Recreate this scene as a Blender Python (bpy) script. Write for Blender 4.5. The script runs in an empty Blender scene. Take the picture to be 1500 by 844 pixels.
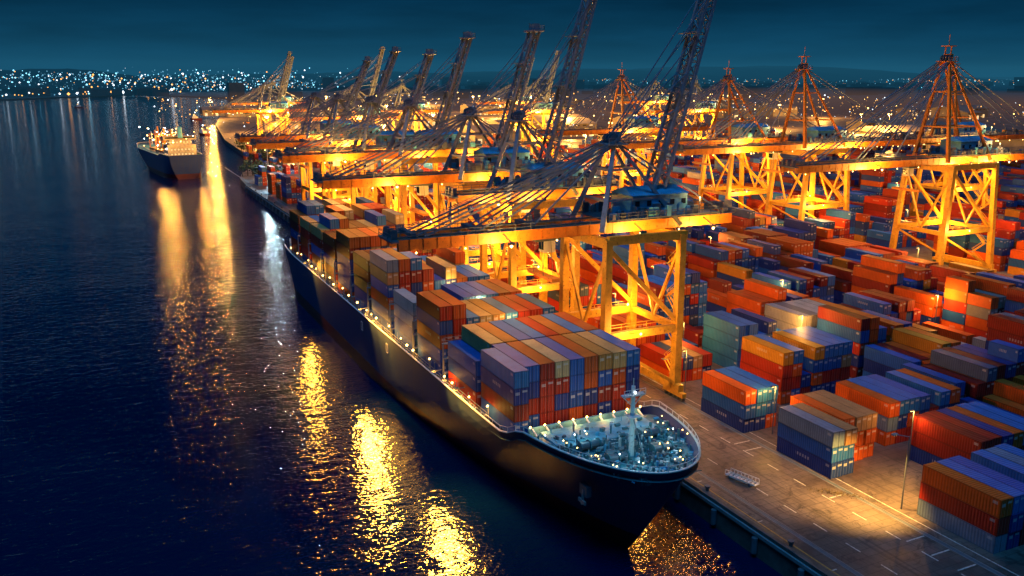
import bpy, math, random
import numpy as np
from mathutils import Vector, Matrix
random.seed(7); rnd = random.Random(11)
scene = bpy.context.scene
scene.view_settings.view_transform = 'Standard'; scene.view_settings.look = 'None'
scene.view_settings.exposure = 0; scene.view_settings.gamma = 1
WZ = -4.0

# ------------------------------------------------------------------ materials
def new_mat(name):
    m = bpy.data.materials.new(name); m.use_nodes = True
    nt = m.node_tree; b = nt.nodes['Principled BSDF']
    return m, nt, b
def N(nt, t, **kw):
    n = nt.nodes.new(t)
    for k, v in kw.items(): setattr(n, k, v)
    return n
def math_node(nt, op, a, b=None, c=None):
    n = N(nt, 'ShaderNodeMath', operation=op)
    for i, v in enumerate((a, b, c)):
        if v is None: continue
        if isinstance(v, (int, float)): n.inputs[i].default_value = v
        else: nt.links.new(v, n.inputs[i])
    return n.outputs[0]
def mixc(nt, fac, a, b, blend='MIX'):
    n = N(nt, 'ShaderNodeMix', data_type='RGBA', blend_type=blend)
    for s, v in ((n.inputs[0], fac), (n.inputs[6], a), (n.inputs[7], b)):
        if isinstance(v, (int, float)): s.default_value = v
        elif isinstance(v, tuple): s.default_value = (*v[:3], 1)
        else: nt.links.new(v, s)
    return n.outputs[2]
def noise(nt, scale, detail=4, rough=.55, vec=None, dist=0):
    n = N(nt, 'ShaderNodeTexNoise'); n.inputs['Scale'].default_value = scale
    n.inputs['Detail'].default_value = detail; n.inputs['Roughness'].default_value = rough
    n.inputs['Distortion'].default_value = dist
    if vec is not None: nt.links.new(vec, n.inputs['Vector'])
    return n.outputs[0]
def ramp(nt, fac, stops):
    r = N(nt, 'ShaderNodeValToRGB'); el = r.color_ramp.elements
    while len(el) < len(stops): el.new(.5)
    for e, (p, c) in zip(el, stops):
        e.position = p; e.color = (*c, 1) if len(c) == 3 else c
    nt.links.new(fac, r.inputs[0]); return r.outputs[0]
def objco(nt): return N(nt, 'ShaderNodeTexCoord').outputs['Object']

def paint(name, col, rough=.5, metal=0, var=.35, scale=.6, rust=0.0):
    m, nt, b = new_mat(name); co = objco(nt)
    n = noise(nt, scale, 3, .6, co)
    dark = tuple(c*(1-var) for c in col)
    c = mixc(nt, ramp(nt, n, [(.3, (0,0,0)), (.7, (1,1,1))]), dark, tuple(col))
    if rust:
        n2 = noise(nt, scale*3, 4, .7, co)
        c = mixc(nt, ramp(nt, n2, [(.62-rust*.2, (0,0,0)), (.72, (1,1,1))]), c, (.09, .03, .012))
    nt.links.new(c, b.inputs['Base Color'])
    b.inputs['Roughness'].default_value = rough; b.inputs['Metallic'].default_value = metal
    return m
def emis(name, col, s):
    m = bpy.data.materials.new(name); m.use_nodes = True; nt = m.node_tree
    nt.nodes.clear(); e = N(nt, 'ShaderNodeEmission'); o = N(nt, 'ShaderNodeOutputMaterial')
    e.inputs[0].default_value = (*col, 1); e.inputs[1].default_value = s
    nt.links.new(e.outputs[0], o.inputs[0])
    m.cycles.emission_sampling = 'NONE'
    return m

M_YEL = paint('crane_yellow_paint', (.80, .42, .035), .45, rust=.2)
M_YEL2 = paint('crane_orange_paint', (.75, .25, .025), .45, rust=.2)
M_DARK = paint('crane_dark_steel', (.10, .13, .16), .5, .0)
M_JIB = paint('crane_blue_grey_steel', (.22, .28, .33), .5, .0, rust=.1)
M_BLUE = paint('machinery_house_blue', (.08, .40, .62), .5)
M_GREY = paint('grey_steel', (.25, .26, .27), .55)
M_WHITE = paint('white_paint', (.75, .76, .74), .5, var=.2, rust=.1)
M_CREAM = paint('weathered_superstructure_paint', (.34, .30, .24), .6, var=.4, rust=.3)
M_GLASS = paint('dark_glass', (.02, .03, .04), .1)
M_SOD = emis('sodium_lamp', (1, .56, .14), 14)
M_WHT = emis('white_lamp', (.85, .95, 1), 14)
M_WIN = emis('lit_window', (1, .6, .25), 1.5)

def container_mat(kind):
    m, nt, b = new_mat('container_' + kind)
    at = N(nt, 'ShaderNodeAttribute', attribute_name='Col')
    uvn = N(nt, 'ShaderNodeUVMap', uv_map='UVMap')
    sp = N(nt, 'ShaderNodeSeparateXYZ'); nt.links.new(uvn.outputs[0], sp.inputs[0])
    u, v = sp.outputs[0], sp.outputs[1]
    rv = at.outputs['Alpha']
    LU = {'side': 12.2, 'end': 2.44, 'top': 12.2}[kind]
    LV = {'side': 2.6, 'end': 2.6, 'top': 2.44}[kind]
    du = math_node(nt, 'MULTIPLY', math_node(nt, 'MINIMUM', u, math_node(nt, 'SUBTRACT', 1, u)), LU)
    dv = math_node(nt, 'MULTIPLY', math_node(nt, 'MINIMUM', v, math_node(nt, 'SUBTRACT', 1, v)), LV)
    edge = math_node(nt, 'LESS_THAN', math_node(nt, 'MINIMUM', du, dv), .13)
    co = objco(nt)
    n1 = noise(nt, .35, 3, .65, co); n2 = noise(nt, 2.2, 4, .7, co)
    col = mixc(nt, math_node(nt, 'MULTIPLY', ramp(nt, n1, [(.35, (0,0,0)), (.7, (1,1,1))]), .45), at.outputs['Color'],
               (.5, .5, .5) , 'MULTIPLY')
    dirt = ramp(nt, n2, [(.52, (0,0,0)), (.74, (1,1,1))])
    col = mixc(nt, math_node(nt, 'MULTIPLY', dirt, .45 if kind == 'top' else .25), col, (.07, .05, .04))
    per = {'side': .46, 'end': .305, 'top': .46}[kind]
    w = math_node(nt, 'SINE', math_node(nt, 'MULTIPLY', u, LU/per*2*math.pi))
    w01 = math_node(nt, 'MULTIPLY_ADD', w, .5, .5)
    groove = math_node(nt, 'MULTIPLY', math_node(nt, 'SUBTRACT', 1, edge), w01)
    col = mixc(nt, math_node(nt, 'MULTIPLY', groove, .35), col, (.35, .35, .35), 'MULTIPLY')
    if kind == 'end':
        lo = math_node(nt, 'ABSOLUTE', math_node(nt, 'SUBTRACT', math_node(nt, 'FRACT', math_node(nt, 'MULTIPLY', u, 4)), .5))
        bar = math_node(nt, 'LESS_THAN', lo, .09)
        col = mixc(nt, math_node(nt, 'MULTIPLY', bar, .2), col, (.3, .3, .3))
        seam = math_node(nt, 'LESS_THAN', math_node(nt, 'ABSOLUTE', math_node(nt, 'SUBTRACT', u, .5)), .018)
        col = mixc(nt, seam, col, (.01, .01, .01))
    def rect(u0, u1, v0, v1):
        a = math_node(nt, 'MULTIPLY', math_node(nt, 'GREATER_THAN', u, u0), math_node(nt, 'LESS_THAN', u, u1))
        c = math_node(nt, 'MULTIPLY', math_node(nt, 'GREATER_THAN', v, v0), math_node(nt, 'LESS_THAN', v, v1))
        return math_node(nt, 'MULTIPLY', a, c)
    if kind == 'side':
        r1 = math_node(nt, 'MULTIPLY', rect(.36, .62, .48, .68), math_node(nt, 'GREATER_THAN', rv, .78))
        r1 = math_node(nt, 'MULTIPLY', r1, math_node(nt, 'GREATER_THAN', math_node(nt, 'SINE', math_node(nt, 'MULTIPLY', u, 130)), -.2))
        r2 = rect(.9, .96, .7, .86)
        mk = math_node(nt, 'MAXIMUM', r1, r2)
        col = mixc(nt, math_node(nt, 'MULTIPLY', mk, .4), col, (.6, .6, .58))
    if kind == 'end':
        mk = math_node(nt, 'MULTIPLY', math_node(nt, 'MAXIMUM', rect(.56, .9, .72, .85), rect(.1, .38, .6, .78)), math_node(nt, 'GREATER_THAN', rv, .35))
        col = mixc(nt, math_node(nt, 'MULTIPLY', mk, .45), col, (.65, .65, .62))
    col = mixc(nt, math_node(nt, 'MULTIPLY', edge, .55), col, (.25, .25, .25), 'MULTIPLY')
    nt.links.new(col, b.inputs['Base Color'])
    b.inputs['Roughness'].default_value = .6
    b.inputs['Specular IOR Level'].default_value = .2
    bp = N(nt, 'ShaderNodeBump'); bp.inputs['Strength'].default_value = .8; bp.inputs['Distance'].default_value = .06
    nt.links.new(math_node(nt, 'MULTIPLY', groove, -1), bp.inputs['Height']); nt.links.new(bp.outputs[0], b.inputs['Normal'])
    return m
CM = [container_mat('side'), container_mat('end'), container_mat('top')]

# ------------------------------------------------------------------ mesh builder
class MB:
    def __init__(s): s.v = []; s.f = []; s.m = []; s.mats = []
    def mi(s, mat):
        if mat not in s.mats: s.mats.append(mat)
        return s.mats.index(mat)
    def add(s, vs, fs, mat):
        o = len(s.v); s.v += [tuple(p) for p in vs]; k = s.mi(mat)
        for f in fs: s.f.append(tuple(i+o for i in f)); s.m.append(k)
    def box(s, c, d, mat, rz=0):
        x, y, z = c; a, b, h = d[0]/2, d[1]/2, d[2]/2
        cs, sn = math.cos(rz), math.sin(rz)
        vs = [(x+i*a*cs-j*b*sn, y+i*a*sn+j*b*cs, z+k*h) for k in (-1, 1) for i, j in ((-1,-1),(1,-1),(1,1),(-1,1))]
        s.add(vs, [(3,2,1,0),(4,5,6,7),(0,1,5,4),(1,2,6,5),(2,3,7,6),(3,0,4,7)], mat)
    def beam(s, p, q, w, h, mat, w2=None, h2=None):
        p = Vector(p); q = Vector(q); d = (q-p)
        if d.length < 1e-6: return
        d.normalize()
        up = Vector((0, 0, 1)) if abs(d.z) < .95 else Vector((1, 0, 0))
        r = d.cross(up).normalized(); u = r.cross(d)
        w2 = w if w2 is None else w2; h2 = h if h2 is None else h2
        vs = [p+r*i*w/2+u*j*h/2 for i, j in ((-1,-1),(1,-1),(1,1),(-1,1))] + [q+r*i*w2/2+u*j*h2/2 for i, j in ((-1,-1),(1,-1),(1,1),(-1,1))]
        s.add(vs, [(3,2,1,0),(4,5,6,7),(0,1,5,4),(1,2,6,5),(2,3,7,6),(3,0,4,7)], mat)
    def cyl(s, p, q, r, mat, n=8, r2=None):
        p = Vector(p); q = Vector(q); d = (q-p).normalized(); r2 = r if r2 is None else r2
        up = Vector((0, 0, 1)) if abs(d.z) < .95 else Vector((1, 0, 0))
        a = d.cross(up).normalized(); b = a.cross(d)
        vs = []
        for c, rr in ((p, r), (q, r2)):
            for i in range(n):
                t = 2*math.pi*i/n; vs.append(c+a*math.cos(t)*rr+b*math.sin(t)*rr)
        fs = [(i, (i+1) % n, n+(i+1) % n, n+i) for i in range(n)] + [tuple(range(n))[::-1], tuple(range(n, 2*n))]
        s.add(vs, fs, mat)
    def bulb(s, c, r, mat):
        x, y, z = c
        vs = [(x+r,y,z),(x-r,y,z),(x,y+r,z),(x,y-r,z),(x,y,z+r),(x,y,z-r)]
        s.add(vs, [(0,2,4),(2,1,4),(1,3,4),(3,0,4),(2,0,5),(1,2,5),(3,1,5),(0,3,5)], mat)
    def rail(s, pts, mat, h=1.1, step=2.0, t=.09):
        for a, b in zip(pts[:-1], pts[1:]):
            a = Vector(a); b = Vector(b); L = (b-a).length; n = max(1, int(L/step))
            for k in (h, h*.5): s.beam(a+Vector((0,0,k)), b+Vector((0,0,k)), t, t, mat)
            for i in range(n+1):
                p = a.lerp(b, i/n); s.beam(p, p+Vector((0,0,h)), t, t, mat)
    def make(s, name, parent=None, smooth=False):
        me = bpy.data.meshes.new(name); me.from_pydata(s.v, [], s.f)
        for m in s.mats: me.materials.append(m)
        me.polygons.foreach_set('material_index', s.m)
        if smooth: me.polygons.foreach_set('use_smooth', [True]*len(s.f))
        me.update(); ob = bpy.data.objects.new(name, me); scene.collection.objects.link(ob)
        if parent: ob.parent = parent
        return ob
SODC = (1.0, .45, .075); WARM = (1.0, .54, .14)
GP = .80
def light(loc, power, col=SODC, r=.35, parent=None, name='lamp_light', spot=None, target=None):
    l = bpy.data.lights.new(name, 'SPOT' if spot else 'POINT'); l.energy = power*GP; l.color = col; l.shadow_soft_size = r
    if spot: l.spot_size = math.radians(spot); l.spot_blend = .6
    o = bpy.data.objects.new(name, l); o.location = loc; scene.collection.objects.link(o)
    if target is not None: o.rotation_euler = (Vector(target)-Vector(loc)).to_track_quat('-Z', 'Y').to_euler()
    if parent: o.parent = parent
    return o

# ------------------------------------------------------------------ containers
PAL = [((.44,.028,.012),19),((.68,.10,.010),17),((.24,.016,.012),13),((.012,.045,.26),17),((.015,.10,.42),17),((.02,.15,.50),8),
       ((.40,.38,.34),2),((.62,.24,.02),4),((.28,.26,.24),1),((.06,.10,.20),4)]
PALS = [p for p, w in PAL for _ in range(w)]
def pick():
    c = rnd.choice(PALS); k = rnd.uniform(.75, 1.25)
    return (min(c[0]*k, .8), min(c[1]*k, .8), min(c[2]*k, .8), rnd.random())
class CB:
    def __init__(s): s.c = []
    def add(s, x, y, z, L=12.19, col=None, W=2.44, H=2.59):
        s.c.append((x, y, z, W, L, H, *(col or pick())))
    def stack(s, x, y, n, z=0., cols=None, L=12.19, H=2.59):
        for i in range(n):
            s.add(x+rnd.uniform(-.06,.06), y+rnd.uniform(-.16,.16), z+i*(H+.02), L, cols[i % len(cols)] if cols else None, H=H)
    def make(s, name, parent=None):
        a = np.array(s.c, dtype=np.float64); n = len(a)
        cor = np.array([(-.5,-.5,0),(.5,-.5,0),(.5,.5,0),(-.5,.5,0),(-.5,-.5,1),(.5,-.5,1),(.5,.5,1),(-.5,.5,1)])
        V = a[:, None, :3] + cor[None]*a[:, None, 3:6]
        F = np.array([(3,0,4,7),(1,2,6,5),(0,1,5,4),(2,3,7,6),(5,6,7,4)])
        MI = np.array([0,0,1,1,2])
        faces = (F[None]+np.arange(n)[:, None, None]*8).reshape(-1, 4)
        me = bpy.data.meshes.new(name)
        me.from_pydata(V.reshape(-1, 3).tolist(), [], faces.tolist())
        for m in CM: me.materials.append(m)
        me.polygons.foreach_set('material_index', np.tile(MI, n).astype(np.int32))
        uv = me.uv_layers.new(name='UVMap')
        q = np.array([(0,0),(1,0),(1,1),(0,1)], dtype=np.float32)
        uv.data.foreach_set('uv', np.tile(q.reshape(-1), n*5).astype(np.float32))
        ca = me.color_attributes.new('Col', 'FLOAT_COLOR', 'CORNER')
        ca.data.foreach_set('color', np.repeat(a[:, 6:10], 20, axis=0).astype(np.float32).reshape(-1))
        me.update(); ob = bpy.data.objects.new(name, me); scene.collection.objects.link(ob)
        if parent: ob.parent = parent
        return ob

RED=(.44,.028,.012,.3); ORA=(.72,.11,.010,.5); MAR=(.25,.018,.012,.2); NAV=(.012,.045,.26,.8); BLU=(.015,.11,.44,.6); TEA=(.02,.17,.52,.4)
GRY=(.17,.25,.36,.3); WHI=(.45,.43,.38,.9); TAN=(.44,.24,.10,.4); YEO=(.66,.28,.02,.8)

# ------------------------------------------------------------------ camera
cam = bpy.data.cameras.new('camera'); cam.lens = 36*1280/1500; cam.clip_end = 60000; cam.clip_start = 1
co = bpy.data.objects.new('camera', cam); co.location = (0, 0, 62)
co.rotation_euler = (math.radians(90-13.7), 0, math.radians(-25.6)); scene.collection.objects.link(co); scene.camera = co

# ------------------------------------------------------------------ world
w = bpy.data.worlds.new('World'); scene.world = w; w.use_nodes = True; nt = w.node_tree
bg = nt.nodes['Background']
tc = N(nt, 'ShaderNodeTexCoord'); sp = N(nt, 'ShaderNodeSeparateXYZ'); nt.links.new(tc.outputs['Generated'], sp.inputs[0])
mp = N(nt, 'ShaderNodeMapping'); mp.inputs['Scale'].default_value = (3, 3, 22); nt.links.new(tc.outputs['Generated'], mp.inputs[0])
cl = noise(nt, 1.6, 5, .55, mp.outputs[0])
base = ramp(nt, sp.outputs[2], [(0, (.004, .055, .115)), (.03, (.003, .044, .094)), (.09, (.001, .023, .056)), (.35, (.0008, .014, .06)), (1, (.001, .014, .055))])
skyc = mixc(nt, .5, base, ramp(nt, cl, [(.35, (.6,.6,.6)), (.7, (1.5,1.5,1.5))]), 'MULTIPLY')
nt.links.new(skyc, bg.inputs[0]); bg.inputs[1].default_value = 1.0
sun = bpy.data.lights.new('sky_fill', 'SUN'); sun.energy = 1.5; sun.angle = math.radians(25); sun.color = (.05, .42, 1.0)  # added blue fill from above, stands in for skylight on container tops
so = bpy.data.objects.new('sky_fill', sun); so.rotation_euler = (math.radians(14), math.radians(-14), 0); scene.collection.objects.link(so)

# ------------------------------------------------------------------ water
m, nt, b = new_mat('harbour_water'); c = objco(nt)
mp = N(nt, 'ShaderNodeMapping'); mp.inputs['Rotation'].default_value = (0, 0, .5); mp.inputs['Scale'].default_value = (.55, 1.0, 1); nt.links.new(c, mp.inputs[0])
n1 = noise(nt, .42, 3, .5, mp.outputs[0], .4); n2 = noise(nt, 1.5, 2, .6, mp.outputs[0], .3); n3 = noise(nt, .03, 2, .5, c)
h = math_node(nt, 'ADD', math_node(nt, 'MULTIPLY', n1, .44), math_node(nt, 'MULTIPLY', n2, .22))
h = math_node(nt, 'MULTIPLY', h, math_node(nt, 'MULTIPLY_ADD', n3, .8, .52))
bp = N(nt, 'ShaderNodeBump'); bp.inputs['Strength'].default_value = 1; bp.inputs['Distance'].default_value = .6
nt.links.new(h, bp.inputs['Height']); nt.links.new(bp.outputs[0], b.inputs['Normal'])
b.inputs['Base Color'].default_value = (.0003, .006, .038, 1); b.inputs['Roughness'].default_value = .07; b.inputs['IOR'].default_value = 1.33
wb = MB(); wb.add([(-30000,-3000,WZ),(30000,-3000,WZ),(30000,40000,WZ),(-30000,40000,WZ)], [(0,1,2,3)], m); wb.make('water')

# ------------------------------------------------------------------ land
m, nt, b = new_mat('apron_concrete'); c = objco(nt)
n1 = noise(nt, .06, 5, .6, c); n2 = noise(nt, .9, 6, .7, c); n3 = noise(nt, .25, 5, .7, c, 1.5)
col = ramp(nt, n1, [(.35, (.085,.062,.055)), (.65, (.19,.145,.125))])
col = mixc(nt, .6, col, ramp(nt, n2, [(.3, (.45,.45,.45)), (.7, (1.2,1.2,1.2))]), 'MULTIPLY')
col = mixc(nt, ramp(nt, n3, [(.55, (0,0,0)), (.62, (.7,.7,.7))]), col, (.03,.026,.024))
mp = N(nt, 'ShaderNodeMapping'); mp.inputs['Scale'].default_value = (1.1, .03, 1); nt.links.new(c, mp.inputs[0])
n4 = noise(nt, 1.0, 4, .7, mp.outputs[0])
col = mixc(nt, ramp(nt, n4, [(.52, (0,0,0)), (.66, (.75,.75,.75))]), col, (.028,.024,.022))
br = N(nt, 'ShaderNodeTexBrick'); br.inputs['Scale'].default_value = .16; br.inputs['Mortar Size'].default_value = .008
br.inputs['Color1'].default_value = (1,1,1,1); br.inputs['Color2'].default_value = (.8,.8,.8,1); br.inputs['Mortar'].default_value = (.3,.3,.3,1)
nt.links.new(c, br.inputs['Vector']); col = mixc(nt, .8, col, br.outputs[0], 'MULTIPLY')
nt.links.new(col, b.inputs['Base Color'])
nt.links.new(ramp(nt, n1, [(.4, (.35,.35,.35)), (.6, (.7,.7,.7))]), b.inputs['Roughness'])
bp = N(nt, 'ShaderNodeBump'); bp.inputs['Strength'].default_value = .4; bp.inputs['Distance'].default_value = .05
nt.links.new(n2, bp.inputs['Height']); nt.links.new(bp.outputs[0], b.inputs['Normal'])
M_GND = m
M_QW = paint('quay_wall_concrete', (.12,.11,.10), .8, var=.6, scale=.4)
QX = 78.9
shore = [(QX,-400),(QX,330),(QX,470),(79.5,520),(82,560),(88,590),(100,625),(112,700),(121,907),(150,1200),(225,1670),(330,1900),(420,2500),(160,3230),(0,3000),(-200,2700),(-1500,2350),(-6000,1800),(-25000,2500),(-25000,38000),(28000,38000),(28000,-400)]
lb = MB(); n = len(shore)
lb.add([(x,y,0) for x,y in shore], [tuple(range(n))], M_GND)
for i in range(n-1):
    (x0,y0),(x1,y1) = shore[i], shore[i+1]
    lb.add([(x0,y0,-6),(x1,y1,-6),(x1,y1,0),(x0,y0,0)], [(0,1,2,3)], M_QW)
lb.make('ground')
qb = MB(); qb.box((QX+.35, 200, .15), (.7, 640, .3), M_QW)
qb.box((QX-.15, 200, -.5), (.3, 640, .5), M_GREY)
for y in range(40, 518, 9): qb.cyl((QX-.5,y,-3.2),(QX-.5,y,-.9), .45, M_DARK, 8)
qb.make('quay_wall')
bb = MB()
for y in range(62, 518, 18):
    bb.cyl((QX+1.3,y,0),(QX+1.3,y,.6), .28, M_DARK, 8); bb.cyl((QX+1.3,y,.6),(QX+1.3,y,.8), .45, M_DARK, 8)
bb.make('mooring_bollards')
M_LINE = paint('road_marking_paint', (.7,.68,.62), .6, var=.5, scale=1.5, rust=.5)
M_LINEY = paint('yellow_marking_paint', (.6,.36,.06), .6, var=.5, scale=1.5, rust=.5)
rb = MB()
for x in (83, 99.3): 
    for dx in (-.35,.35): rb.box((x+dx,260,.02), (.10,740,.04), M_GREY)
    rb.box((x,260,.006), (.5,740,.008), M_DARK)
rb.make('crane_rails')
mk = MB()
for y in range(40, 420, 6):
    for x in (87.5, 95): mk.box((x,y,.008), (.2,2.6,.008), M_LINE)
for y in range(45, 300, 14): mk.box((81,y,.008), (.9,.18,.008), M_LINE); 
mk.box((80.6,200,.008),(.2,420,.008), M_LINEY)
mk.box((101.2,200,.008),(.16,420,.008), M_LINE)
for y in (66,70,74,88,107,110): mk.box((97,y,.014),(3.4,.22,.008), M_LINE)
mk.make('road_markings')
g = MB()
for dx in (-.55,.55): g.beam((87.6+dx,95.5,.5),(86.2+dx,100.5,.5),.14,.3,M_WHITE); g.beam((87.6+dx,95.5,1.3),(86.2+dx,100.5,1.3),.09,.09,M_WHITE)
for i in range(9):
    t=i/8; x=87.6-1.4*t; y=95.5+5*t; g.box((x,y,.5),(1.1,.35,.08),M_WHITE,.27)
    for dx in(-.55,.55): g.beam((x+dx,y,.5),(x+dx,y,1.3),.07,.07,M_WHITE)
for y,x in ((96.2,87.4),(99.8,86.4)): g.cyl((x-.7,y,.28),(x+.7,y,.28),.28,M_DARK)
g.make('ship_gangway')
wd=MB(); rw=random.Random(9); M_WEED=paint('dry_weeds',(.16,.12,.05),.9)
for i in range(420):
    x=rw.gauss(97.5,1.4); y=rw.gauss(88.5,.7)-(x-97.5)*.9; a=rw.uniform(0,6.28); h_=rw.uniform(.08,.35)
    wd.add([(x,y,.01),(x+.12*math.cos(a),y+.12*math.sin(a),.01),(x+.2*math.cos(a+1),y+.2*math.sin(a+1),h_)],[(0,1,2)],M_WEED)
wd.make('weeds')

# ------------------------------------------------------------------ container ship
m, nt, b = new_mat('hull_paint'); c = objco(nt); spz = N(nt,'ShaderNodeSeparateXYZ'); nt.links.new(c, spz.inputs[0])
mp = N(nt,'ShaderNodeMapping'); mp.inputs['Scale'].default_value=(1,.6,.12); nt.links.new(c, mp.inputs[0])
n1 = noise(nt, 1.1, 7, .7, mp.outputs[0])
col = mixc(nt, ramp(nt, n1, [(.45,(0,0,0)),(.75,(.5,.5,.5))]), (.010,.035,.115), (.04,.045,.06))
col = mixc(nt, math_node(nt,'LESS_THAN', spz.outputs[2], -.6), col, (.11,.018,.014))
nt.links.new(col, b.inputs['Base Color']); b.inputs['Roughness'].default_value=.5; b.inputs['Specular IOR Level'].default_value=.3
M_HULL = m
M_DECK = paint('green_grey_deck_paint', (.05,.22,.26), .6, var=.5, rust=.3)
M_DECKR = paint('hatch_cover_paint', (.16,.10,.07), .6, var=.4, rust=.4)

def hull(name, cx, y0, L, HB, ztop, e_top=28, stem=12, n_st=60, n_lv=10, bulw=1.3, inv=False, full=3.5):
    mb = MB(); lv = [i/(n_lv-1) for i in range(n_lv)]
    def outline(f, p):
        ys = stem*(1-f)**1.25
        s = (L-ys)*p**1.7
        y = ys+s
        e = e_top+ (1-f)*52*(e_top/28); k = min(s/e, 1)
        nn = full-(full-1.7)*(1-f); ex = .5+.42*(1-f)
        hb = HB*(1-(1-k)**nn)**ex
        tail = max(0, (y-(L-18*e_top/28))/(18*e_top/28))
        hb *= 1-(.10+.45*(1-f)**2)*tail**2
        return y, hb
    P = [i/(n_st-1) for i in range(n_st)]
    grid = {}
    for sd in (-1, 1):
        vs = []; fs = []
        for f in lv:
            for p in P:
                y, hb = outline(f, p); yt = outline(1, p)[0]
                z = WZ-1.5+f*(ztop(yt)-WZ+1.5)
                vs.append((cx+sd*hb, (y0+L-y) if inv else (y0+y), z))
        for j in range(n_lv-1):
            for i in range(n_st-1):
                a = j*n_st+i; q = (a, a+1, a+1+n_st, a+n_st)
                fs.append(q if sd*(1 if not inv else -1) > 0 else q[::-1])
        mb.add(vs, fs, M_HULL); grid[sd] = vs
    vs=[]; 
    for j in range(n_lv): vs += [grid[-1][j*n_st+n_st-1], grid[1][j*n_st+n_st-1]]
    mb.add(vs, [(2*j,2*j+1,2*j+3,2*j+2) for j in range(n_lv-1)], M_HULL)
    vs=[]; tl=(n_lv-1)*n_st
    for i in range(n_st):
        for sd in(-1,1):
            x,y,z=grid[sd][tl+i]; vs.append((cx+(x-cx)*.985,y,z-bulw))
    mb.add(vs, [(2*i,2*i+1,2*i+3,2*i+2) for i in range(n_st-1)], M_DECK)
    for sd in(-1,1):
        for i in range(n_st-1): mb.beam(Vector(grid[sd][tl+i])+Vector((0,0,.06)), Vector(grid[sd][tl+i+1])+Vector((0,0,.06)), .28,.16,M_WHITE)
    return mb, grid, tl

def zt(y):
    if y < 22: return 12.7-.03*y
    if y < 27: return 12.04-(y-22)/5*2.34
    return 9.7
CX = 63.8; Y0 = 83.8; SL = 193
FULL=2.7; ET=36
def hbw_at(y): return 12.3*(1-(1-min((y-Y0)/ET,1))**FULL)**.5
ship = bpy.data.objects.new('container_ship', None); scene.collection.objects.link(ship)
hb, grid, tl = hull('hull', CX, Y0, SL, 12.3, zt, full=FULL, e_top=ET, stem=12)
hb.make('hull', ship, False)
DZ = 8.5
sd = MB()
sd.rail([(CX-12.1, y, 9.7) for y in (117, 260)], M_GREY, 1.1, 2.5)
sd.rail([(CX+12.1, y, 9.7) for y in (118, 260)], M_GREY, 1.1, 4)
for s_ in (-1,1):
    pts=[Vector(grid[s_][tl+i])+Vector((0,0,.1)) for i in range(0,22)]
    for a,b_ in zip(pts[:-1],pts[1:]):
        sd.beam(a+Vector((0,0,.8)), b_+Vector((0,0,.8)),.07,.07,M_WHITE); sd.beam(a,a+Vector((0,0,.8)),.07,.07,M_WHITE)
sd.box((CX,(108.8+268)/2,DZ+.5),(21.4,268-108.8,1.0),M_DECKR)
M_PALE = paint('pale_deck_paint', (.18,.46,.55), .6, var=.4, rust=.3)
sd.box((CX,107.3,DZ+1.6),(19.5,.3,2.6),M_PALE)
for i in range(-4,5): sd.beam((CX+i*2.3,107.,DZ+2.8),(CX+i*2.3,105.4,DZ+2.2),.2,.2,M_WHITE)
FD = 10.9
sd.box((CX,102.8,FD-.05),(17.0,6.4,.5),M_PALE)
r2 = random.Random(5)
for i in range(760):
    y = Y0+1.6+r2.random()*19.5; hw_=hbw_at(y)-.9
    x = CX+r2.uniform(-hw_,hw_); z=FD
    if y>99.5 and r2.random()<.85: continue
    t=r2.random(); mt=r2.choice([M_GREY,M_DECK,M_BLUE,M_DARK,M_DARK,M_DECK,M_DECK,M_DECK,M_WHITE])
    if t<.3: sd.box((x,y,z+.2),(r2.uniform(.15,.7),r2.uniform(.15,.7),r2.uniform(.3,1.1)),mt,r2.random())
    elif t<.65: sd.cyl((x,y,z),(x,y,z+r2.uniform(.5,1.4)),r2.uniform(.06,.22),mt,6)
    elif t<.8: sd.cyl((x-.4,y,z+.5),(x+.4,y,z+.5),r2.uniform(.15,.35),mt,8)
    else:
        sd.beam((x,y,z+.2),(x+r2.uniform(-2.,2.),y+r2.uniform(-2,1),z+.25),.09,.09,mt)
for wx,wy in ((-3.6,92.6),(3.6,92.6),(-5.,97.8),(5.,97.8)):
    sd.cyl((CX+wx-1.4,wy,FD+.8),(CX+wx+1.4,wy,FD+.8),.55,M_DARK,12)
    for e in(-1.5,0,1.5): sd.cyl((CX+wx+e-.08,wy,FD+.8),(CX+wx+e+.08,wy,FD+.8),.8,M_DECK,12)
    sd.box((CX+wx,wy+1.2,FD+.6),(2.0,1.,1.0),M_DECK)
mx,my=CX-.8,93.5
sd.cyl((mx,my,FD),(mx,my,FD+10.3),.42,M_WHITE,10,.28); sd.box((mx,my,FD+9),(3.4,.9,.18),M_WHITE); sd.box((mx,my,FD+6),(1.6,1.6,.14),M_WHITE)
sd.rail([(mx-1.7,my-.45,FD+9.1),(mx+1.7,my-.45,FD+9.1)],M_WHITE,.8,.8,.07)
sd.beam((mx,my,FD+6),(mx,my-4,FD),.1,.1,M_GREY); sd.beam((mx-1.7,my,FD+9),(mx-.3,my,FD+7.6),.12,.12,M_WHITE); sd.beam((mx+1.7,my,FD+9),(mx+.3,my,FD+7.6),.12,.12,M_WHITE)
sd.cyl((mx,my,FD+10.3),(mx,my,FD+11.4),.07,M_WHITE)
for z in (2,3.5): sd.box((mx+.5,my,FD+z),(.5,.5,.6),M_GREY)
for s_ in(-1,1):
    ax=CX+s_*7.5; sd.box((ax,94.3,7.0),(.8,1.9,1.5),M_DARK); sd.beam((ax+s_*.3,94.3,7.1),(ax+s_*.5,94.3,4.9),.3,.3,M_GREY); sd.beam((ax+s_*.5,93.4,5.4),(ax+s_*.5,95.2,5.4),.25,.5,M_GREY)
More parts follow.
